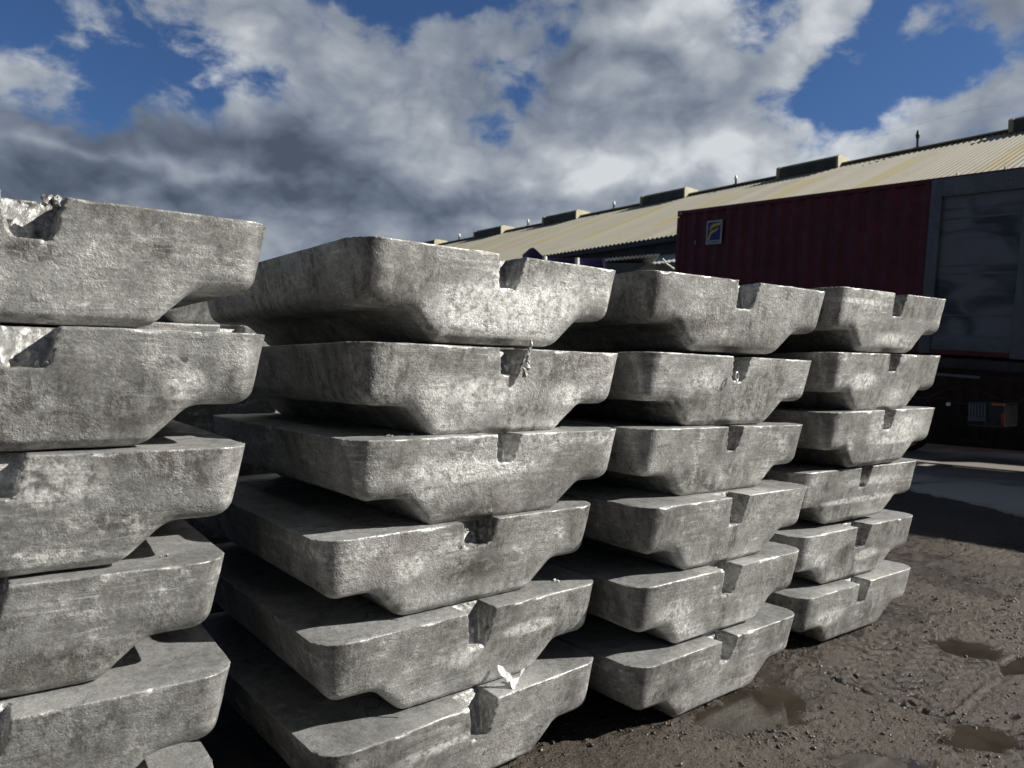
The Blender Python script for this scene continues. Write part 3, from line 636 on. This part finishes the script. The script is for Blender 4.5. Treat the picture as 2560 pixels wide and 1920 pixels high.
mb = MB(); mb.box((5.22, -.01, -CZ-.22), (.12, .03, .03), bev=.006); tput(mb, 'marker_lamp', M_ORANGE)
mb = MB(); c = wpt(6.16, .05, .80); mb.box(tuple(c), (.02, .04, .16), bev=.005); tput(mb, 'marker_lamp', M_REDP, None, False)
mb = MB(); P = [tuple(wpt(3.9+.25*i, .6+.1*math.sin(i), 1.15+.12*math.sin(i*1.3))) for i in range(12)]; mb.tube(P, .018, 6); P = [tuple(wpt(4.6+.16*i, .3, 1.02+.05*math.cos(i*1.7))) for i in range(12)]; mb.tube(P, .012, 6); tput(mb, 'air_hose', M_DARK, None, False, True)

# ------------------------------------------------------------------ long corrugated warehouse
WA = R(-6); WD = Vector((math.sin(WA), math.cos(WA), 0)); WX = Vector((math.cos(WA), -math.sin(WA), 0))
wh = empty('warehouse'); wh.rotation_euler = (0, 0, -WA)   # local X across, local Y along
tag(wh, 'long warehouse with cream corrugated roof and ridge vents behind the container', 'warehouse')
def roof_mat():
    m = bpy.data.materials.new('roof_sheet'); m.use_nodes = True; N = NT(m.node_tree); b = m.node_tree.nodes['Principled BSDF']
    t = N.n('ShaderNodeTexCoord').outputs['Object']; sp = N.n('ShaderNodeSeparateXYZ'); N.ln(t, sp.inputs[0])
    wv = N.n('ShaderNodeTexWhiteNoise', noise_dimensions='1D'); N.ln(N.m('FLOOR', N.m('DIVIDE', sp.outputs[1], .76)), wv.inputs['W'])
    yel = N.m('LESS_THAN', N.m('FRACT', N.m('DIVIDE', N.m('ADD', sp.outputs[1], 1.6), 3.55)), .21)
    lim = N.m('MULTIPLY', N.m('GREATER_THAN', sp.outputs[0], 22.2), N.m('LESS_THAN', sp.outputs[0], 27.6))
    base = N.mix(N.m('MULTIPLY', wv.outputs['Value'], .5), (.27, .255, .20), (.36, .34, .272))
    base = N.mix(N.m('MULTIPLY', N.m('MULTIPLY', yel, lim), .6), base, (.30, .245, .10))
    base = N.mix(N.m('MULTIPLY', N.rng(N.noise(N.vmul(t, (.35, 1.6, 1)), 1.2, 6, .6), .5, .75), .35), base, (.20, .17, .115))
    N.ln(base, b.inputs['Base Color']); b.inputs['Roughness'].default_value = .6
    return m
M_ROOF = roof_mat(); M_VENT = mat('vent_green', (.09, .105, .09), .6, 0, .2, 1.5); M_CAP = mat('vent_cap_cream', (.34, .31, .21), .6, 0, .1, 2)
M_FASC = mat('fascia_slate', (.045, .055, .07), .6, 0, .2, 1.5); M_WALL = mat('pale_wall', (.60, .59, .54), .7, 0, .15, .8)
Y0, Y1, XE, ZE, XR, ZR = -6.0, 78.0, 20.0, 5.9, 30.0, 9.85
ysr = np.arange(Y0, Y1, .0225); zc = .022*np.sin(2*np.pi*ysr/.18)
def slope(xa, za, xb, zb, name):
    n_ = len(ysr); V = []
    for (X_, Z_) in ((xa, za), ((xa+xb)/2, (za+zb)/2), (xb, zb)):
        V.append(np.stack([np.full(n_, X_), ysr, Z_+zc], -1))
    V = np.concatenate(V+[V[2]-[0, 0, .03], V[0]-[0, 0, .03]]); F = []
    i = np.arange(n_-1)
    for a in range(4): F.append(np.stack([a*n_+i, a*n_+i+1, (a+1)*n_+i+1, (a+1)*n_+i], -1))
    F = np.concatenate(F)
    return mesh_obj(name, V, F, M_ROOF, wh, 60)
slope(XE-.25, ZE-.1, XR, ZR, 'roof'); slope(2*XR-XE, ZE, XR, ZR, 'roof')
mb = MB(); mb.box((XR, (Y0+Y1)/2, ZR+.03), (.5, Y1-Y0, .05), bev=.01); mb.build('ridge_cap', M_CAP, wh)
mb = MB(); mb.box((XE+.05, (Y0+Y1)/2, ZE-.38), (.14, Y1-Y0, .50)); mb.box((XE-.22, (Y0+Y1)/2, ZE-.22), (.16, Y1-Y0, .14), bev=.02); mb.build('fascia', M_FASC, wh)
V = []; F = []; ya = np.arange(12.0, 62.0, .03); za_ = .016*np.sin(2*np.pi*ya/.18)
for i_, y in enumerate(ya): V += [(XE-.02, float(y), 5.26+float(za_[i_])), (XE-1.7, float(y), 4.70+float(za_[i_])), (XE-1.7, float(y), 4.67+float(za_[i_])), (XE-.02, float(y), 5.23+float(za_[i_]))]
for i_ in range(len(ya)-1):
    for k in range(4): F.append((i_*4+k, i_*4+(k+1) % 4, i_*4+4+(k+1) % 4, i_*4+4+k))
mesh_obj('awning', V, F, mat('awning_pale', (.40, .41, .37), .6, 0, .15, 2), wh, 60)
mb = MB()
mb.box((XE+.35, (Y0+Y1)/2, (ZE-.5)/2), (.2, Y1-Y0, ZE-.5)); mb.box((2*XR-XE-.35, (Y0+Y1)/2, (ZE-.5)/2), (.2, Y1-Y0, ZE-.5))
for y in (Y0+.1, Y1-.1): mb.prism([(XE+.4, 0), (2*XR-XE-.4, 0), (2*XR-XE-.4, ZE-.1), (XR, ZR-.15), (XE+.4, ZE-.1)], (y-.1, y+.1), axis=1)
wl = mb.build('wall', M_WALL, wh)
mb = MB()
for y in np.arange(Y0+3, Y1-3, 6.5): mb.box((XE+.235, float(y), 2.0), (.03, 3.4, 4.0), bev=.005)
mb.each('roller_door', M_FASC, wl)
for yv in (5.9, 14.3, 21.5, 28.4, 34.5, 41.2, 48, 55, 62):
    P = [(XR-1.05, ZR-.42), (XR-1.02, ZR+.50), (XR-.80, ZR+.66), (XR+.80, ZR+.66), (XR+1.02, ZR+.50), (XR+1.05, ZR-.42)]
    P = [(XR+(p[0]-XR)*.55, ZR+(p[1]-ZR)*.48) for p in P]
    mb = MB(); mb.prism(P, (yv-1.2, yv+1.2), axis=1); vt = mb.build('ridge_vent', M_VENT, wh, None)
    mb = MB(); mb.prism([(XR+(p[0]-XR)*1.04, p[1]+.012) for p in P], (yv-1.28, yv-1.2), axis=1); mb.prism([(XR+(p[0]-XR)*1.04, p[1]+.012) for p in P], (yv+1.2, yv+1.35), axis=1); mb.each('vent_end', M_CAP, vt, None)
    mb = MB()
    for k in range(4): mb.box((XR-.575, yv, ZR-.14+k*.09), (.02, 2.3, .02))
    mb.each('louvre', M_FASC, vt, None)
for yv, hh in ((10.3, .75), (17.9, .5), (25.0, .5), (31.5, .5), (38, .5), (45, .5), (52, .5)):
    mb = MB(); mb.cyl((XR, yv, ZR), (XR, yv, ZR+hh*.6), .05, n=10); mb.box((XR, yv, ZR+.05), (.22, .22, .12), bev=.01)
    rv = mb.build('roof_pipe', M_DARK, wh)
    mb = MB(); mb.cyl((XR, yv, ZR+hh*.6), (XR, yv, ZR+hh*.75), .06, .08, n=12); mb.cyl((XR, yv, ZR+hh*.75), (XR, yv, ZR+hh), .08, .03, n=12); mb.build('pipe_cowl', M_WHITE if hh < .7 else M_DARK, rv)
mb = MB(); mb.tube([(XR, float(y), ZR+.95+.10*math.sin(y*.9)) for y in np.arange(7.6, 13.1, .5)], .003, 5); mb.build('safety_wire', M_STEEL, wh)

# low lean-to in front of the warehouse, and a navy canopy
an = empty('lean_to_shed'); tag(an, 'low green-grey lean-to shed with a corrugated roof edge, left of the container', 'shed')
A0 = Vector((11.86, 12.42, 0)); A1 = Vector((12.79, 11.75, 0)); ad = (A1-A0).normalized(); an_ = Vector((-ad.y, ad.x, 0)); an_ = an_ if an_.y > 0 else -an_
V = []; F = []; k = 60; L_ = 1.28
for i in range(k+1):
    q = i/k*L_; zc_ = .016*math.sin(q/.09*2*math.pi); p = A0-ad*.06+ad*q
    for s_, dz_ in ((0, 0), (2.6, -.25)): V.append(tuple(p+an_*s_+Vector((0, 0, 4.02+dz_+zc_+.10*q)))); V.append(tuple(p+an_*s_+Vector((0, 0, 3.965+dz_+zc_+.10*q))))
for i in range(k): b_ = i*4; F += [(b_, b_+4, b_+6, b_+2), (b_+1, b_+3, b_+7, b_+5), (b_, b_+1, b_+5, b_+4)]
mesh_obj('roof', V, F, M_PALE, an, 60)
mb = MB(); P = [A0, A0+ad*1.12, A0+ad*1.12+an_*2.4, A0+an_*2.4]; P = [p+an_*.04 for p in P]; mb.prism([(p.x, p.y) for p in P][::1], (0, 3.93)); mb.build('wall', mat('shed_green', (.16, .18, .15), .7, 0, .2, 2), an)
mb = MB(); mb.tube([tuple(A0+ad*1.22+Vector((0, -.1, 4.02))), tuple(A0+ad*1.32+Vector((0, -.1, 3.9))), tuple(A0+ad*1.5+Vector((0, -.1, 3.78)))], .022, 8); mb.build('downpipe', M_WHITE, an)

tn = empty('canopy_tent'); tag(tn, 'navy blue peaked canopy tent on white posts, seen beyond the stacks', 'tent')
TP = [Vector((8.50, 11.20, 0)), Vector((9.78, 10.28, 0)), Vector((11.0, 11.8, 0)), Vector((9.7, 12.75, 0))]
ce = sum(TP, Vector())/4
mb = MB(); V = []; ng = 12
pk1 = TP[0]+(TP[3]-TP[0])*.12+(TP[1]-TP[0])*.12
def hgt(u, v):
    e = 3.58+.20*math.exp(-((u-.12)/.10)**2-((v-.1)/.5)**2)+.16*math.exp(-((u-.5)/.25)**2-((v-.6)/.25)**2)-.02*math.sin(math.pi*min(1, u))
    return e
for i in range(ng*2+1):
    for j in range(ng+1):
        u, v = i/(ng*2), j/ng; p = (TP[0]*(1-u)+TP[1]*u)*(1-v)+(TP[3]*(1-u)+TP[2]*u)*v; V.append((p.x, p.y, hgt(u, v)))
F = [(i*(ng+1)+j, (i+1)*(ng+1)+j, (i+1)*(ng+1)+j+1, i*(ng+1)+j+1) for i in range(ng*2) for j in range(ng)]
b0 = len(V)
ring = [(i*(ng+1)) for i in range(ng*2+1)]+[(ng*2)*(ng+1)+j for j in range(1, ng+1)]+[i*(ng+1)+ng for i in range(ng*2-1, -1, -1)]+[j for j in range(ng-1, 0, -1)]
for q in ring: V.append((V[q][0], V[q][1], V[q][2]-.26))
for i in range(len(ring)): F.append((ring[i], b0+i, b0+(i+1) % len(ring), ring[(i+1) % len(ring)]))
cn = mesh_obj('canopy', V, F, mat('navy_canvas', (.050, .030, .13), .7, 0, .15, 3), tn, 50); sm = cn.modifiers.new('thickness', 'SOLIDIFY'); sm.thickness = .006
for q in (0, 1, 2, 3):
    mb = MB(); p = TP[q]*.97+ce*.03; mb.cyl((p.x, p.y, 0), (p.x, p.y, 3.4), .025, n=8); mb.build('leg', M_STEEL, tn)
for u in (.27, .66):
    p = TP[0]*(1-u)+TP[1]*u+Vector((-.05, -.06, 0)); mb = MB(); mb.cyl((p.x, p.y, 0), (p.x, p.y, 3.60-.06*u), .045, n=10); mb.build('post', M_WHITE, tn)

# ------------------------------------------------------------------ small things on the stacks
M_SCRAP = mat('white_torn_metal', (.70, .70, .68), .5, .1, .1, 40, .002, 120)
def local_pt(key, u, y, z): o = SOWS[key]; return Matrix.Translation(o.location) @ o.rotation_euler.to_matrix().to_4x4() @ Vector((u, y, z))
def chunk(c, sx_, sy_, sz_, r_):
    bm = bmesh.new()
    for _ in range(11):
        d = Vector((r_.gauss(0, 1), r_.gauss(0, 1), r_.gauss(0, 1))).normalized(); bm.verts.new((c[0]+d.x*sx_, c[1]+d.y*sy_, c[2]+d.z*sz_))
    g = bmesh.ops.convex_hull(bm, input=bm.verts[:]); bmesh.ops.delete(bm, geom=[v for v in bm.verts if not v.link_faces], context='VERTS'); bm.verts.index_update()
    V_ = [tuple(v.co) for v in bm.verts]; F_ = [[v.index for v in f.verts] for f in bm.faces]; bm.free(); return V_, F_
def shard(P, th, name='metal_shard', m_=None, seed=1):
    """ragged strip: list of (centre, half width vector)"""
    rs_ = random.Random(seed); bm_V = []; F = []
    for i, (c, hv) in enumerate(P):
        c = Vector(c); hv = Vector(hv); d = Vector(P[min(i+1, len(P)-1)][0])-Vector(P[max(0, i-1)][0]); nrm = d.cross(hv).normalized()*th
        j1 = 1+rs_.uniform(-.45, .45); j2 = 1+rs_.uniform(-.45, .45)
        bm_V += [c-hv*j1-nrm, c+hv*j2-nrm, c+hv*j2+nrm, c-hv*j1+nrm]
    for i in range(len(P)-1):
        for k in range(4): F.append((i*4+k, i*4+(k+1) % 4, i*4+4+(k+1) % 4, i*4+4+k))
    F += [(3, 2, 1, 0), tuple(len(P)*4-4+k for k in range(4))]
    return [tuple(v) for v in bm_V], F
# white torn piece pinched between the two lowest sows of the second stack
b0_ = local_pt((2, 5), .150, .055, .302)
def off(p, dx, dy, dz): return (p.x+dx, p.y+dy, p.z+dz)
P = [(off(b0_, -.048, .010, .072), (.003, 0, .003)), (off(b0_, -.040, .002, .064), (.010, 0, .005)), (off(b0_, -.030, -.006, .050), (.012, 0, .005)), (off(b0_, -.022, -.012, .036), (.010, 0, .008)), (off(b0_, -.012, -.016, .024), (.015, 0, .007)), (off(b0_, .002, -.020, .014), (.012, 0, .012)), (off(b0_, .013, -.020, .012), (.008, 0, .013)),
     (off(b0_, .024, -.018, .018), (.004, 0, .010)), (off(b0_, .032, -.015, .030), (.005, 0, .009)), (off(b0_, .044, -.012, .037), (.002, 0, .007)), (off(b0_, .056, -.012, .046), (.001, 0, .004))]
V, F = shard(P, .002, seed=3)
P2 = [(off(b0_, -.008, -.024, .024), (.012, 0, 0)), (off(b0_, -.006, -.030, .004), (.010, 0, 0)), (off(b0_, -.002, -.034, -.012), (.003, 0, 0))]
V2_, F2_ = shard(P2, .0015, seed=4); F += [tuple(i+len(V) for i in f) for f in F2_]; V += V2_
tag(mesh_obj('metal_scrap', V, F, M_SCRAP), 'torn bright white scrap pinched between the two lowest sows of the second stack', 'scrap')
# jagged spike right of the notch on (2,1)
c = local_pt((2, 1), .068, -.004, .255)
mb = MB(); rq = random.Random(5)
for q_ in range(11):
    f_ = q_/10; mb.add(*chunk(off(c, -.012+.016*f_+rq.gauss(0, .003), .004-.012*f_, -.040+.105*f_), .012*(1.25-f_)+.003, .007, .016, rq))
V, F = mb.V, mb.F
o = mesh_obj('burr', V, F, M_SOW); o.parent = SOWS[(2, 1)]; o.matrix_parent_inverse = (Matrix.Translation(SOWS[(2, 1)].location) @ SOWS[(2, 1)].rotation_euler.to_matrix().to_4x4()).inverted()
def child(o, key):
    o.parent = SOWS[key]; o.matrix_parent_inverse = (Matrix.Translation(SOWS[key].location) @ SOWS[key].rotation_euler.to_matrix().to_4x4()).inverted(); return o
# crumbled flake standing in the notch of (1,0)
rs_ = random.Random(12)
for key, u0, zz0, n_, sz_ in (((1, 0), .038, .286, 12, .013), ((1, 1), .055, .215, 4, .010), ((2, 3), -.056, .250, 5, .008), ((4, 4), -.052, .20, 3, .007), ((2, 4), .048, .215, 5, .009)):
    mb = MB()
    for i in range(n_):
        c = local_pt(key, u0+rs_.gauss(0, .010), .010+.07*(H-zz0)/.1*.3+rs_.uniform(-.004, .02), min(.297, zz0+rs_.gauss(0, .013))); mb.add(*chunk(c, sz_*rs_.uniform(.5, 1.1), sz_*.8, sz_*rs_.uniform(.6, 1.4), rs_))
    child(mb.build('crumbled_edge', M_SOW, None, None), key)
# ring in the notch of (3,1)
c = local_pt((3, 1), -.040, -.004, .215); mb = MB(); mb.tube([off(c, 0.010*math.cos(t_), 0, .017*math.sin(t_)) for t_ in np.linspace(0, 2*math.pi, 17)], .0035, 8); child(mb.build('metal_ring', M_STEEL), (3, 1))
# small crumbs on the tops
for i, (key, u, y, s_) in enumerate((((2, 4), .43, .09, .010), ((1, 3), .42, .12, .007), ((2, 2), -.40, .10, .008), ((2, 2), -.30, .12, .010), ((1, 4), -.02, .03, .010))):
    c = local_pt(key, u, y, .3005); mb = MB()
    for j in range(5): mb.add(*chunk(off(c, rs_.gauss(0, s_*1.1), rs_.gauss(0, s_), s_*.35), s_*rs_.uniform(.3, .8), s_*.5, s_*rs_.uniform(.25, .7), rs_))
    V, F = mb.V, mb.F
    LB = ['small bright metal crumb on the right top corner of a second stack sow', 'tiny metal chip on the leftmost stack, fourth sow down', 'metal flakes at the left edge of a second stack sow top', 'metal flakes beside the keel on a second stack sow top', 'metal crumb beside the notch, low in the leftmost stack']
    tag(mesh_obj('metal_crumb', V, F, M_SCRAP if i == 0 else M_SOW), LB[i], 'metal crumb')
# marker scrawl on the tops
M_INK = mat('marker_ink', (.06, .035, .03), .6)
for key, u0, y0 in (((2, 3), -.36, .17), ((2, 4), -.34, .16), ((2, 5), -.34, .17)):
    for gx0, G in ((0, [(0, .08), (.03, .13), (.08, .12), (.09, .07), (.05, .03), (.02, .06), (.0, .0), (.05, -.05), (.08, -.08)]), (.14, [(.0, .06), (.03, .11), (.08, .10), (.08, .04), (.02, .03), (.0, .06), (.02, -.02), (.09, -.04)])):
        mb = MB(); P = []
        for a_, b_ in zip(G[:-1], G[1:]):
            for t_ in (0, .33, .66): P.append(local_pt(key, u0+gx0+a_[0]*(1-t_)+b_[0]*t_, y0+a_[1]*(1-t_)+b_[1]*t_, .3003))
        mb.tube([tuple(p) for p in P], .0012, 5); child(mb.build('marker_line', M_INK), key)
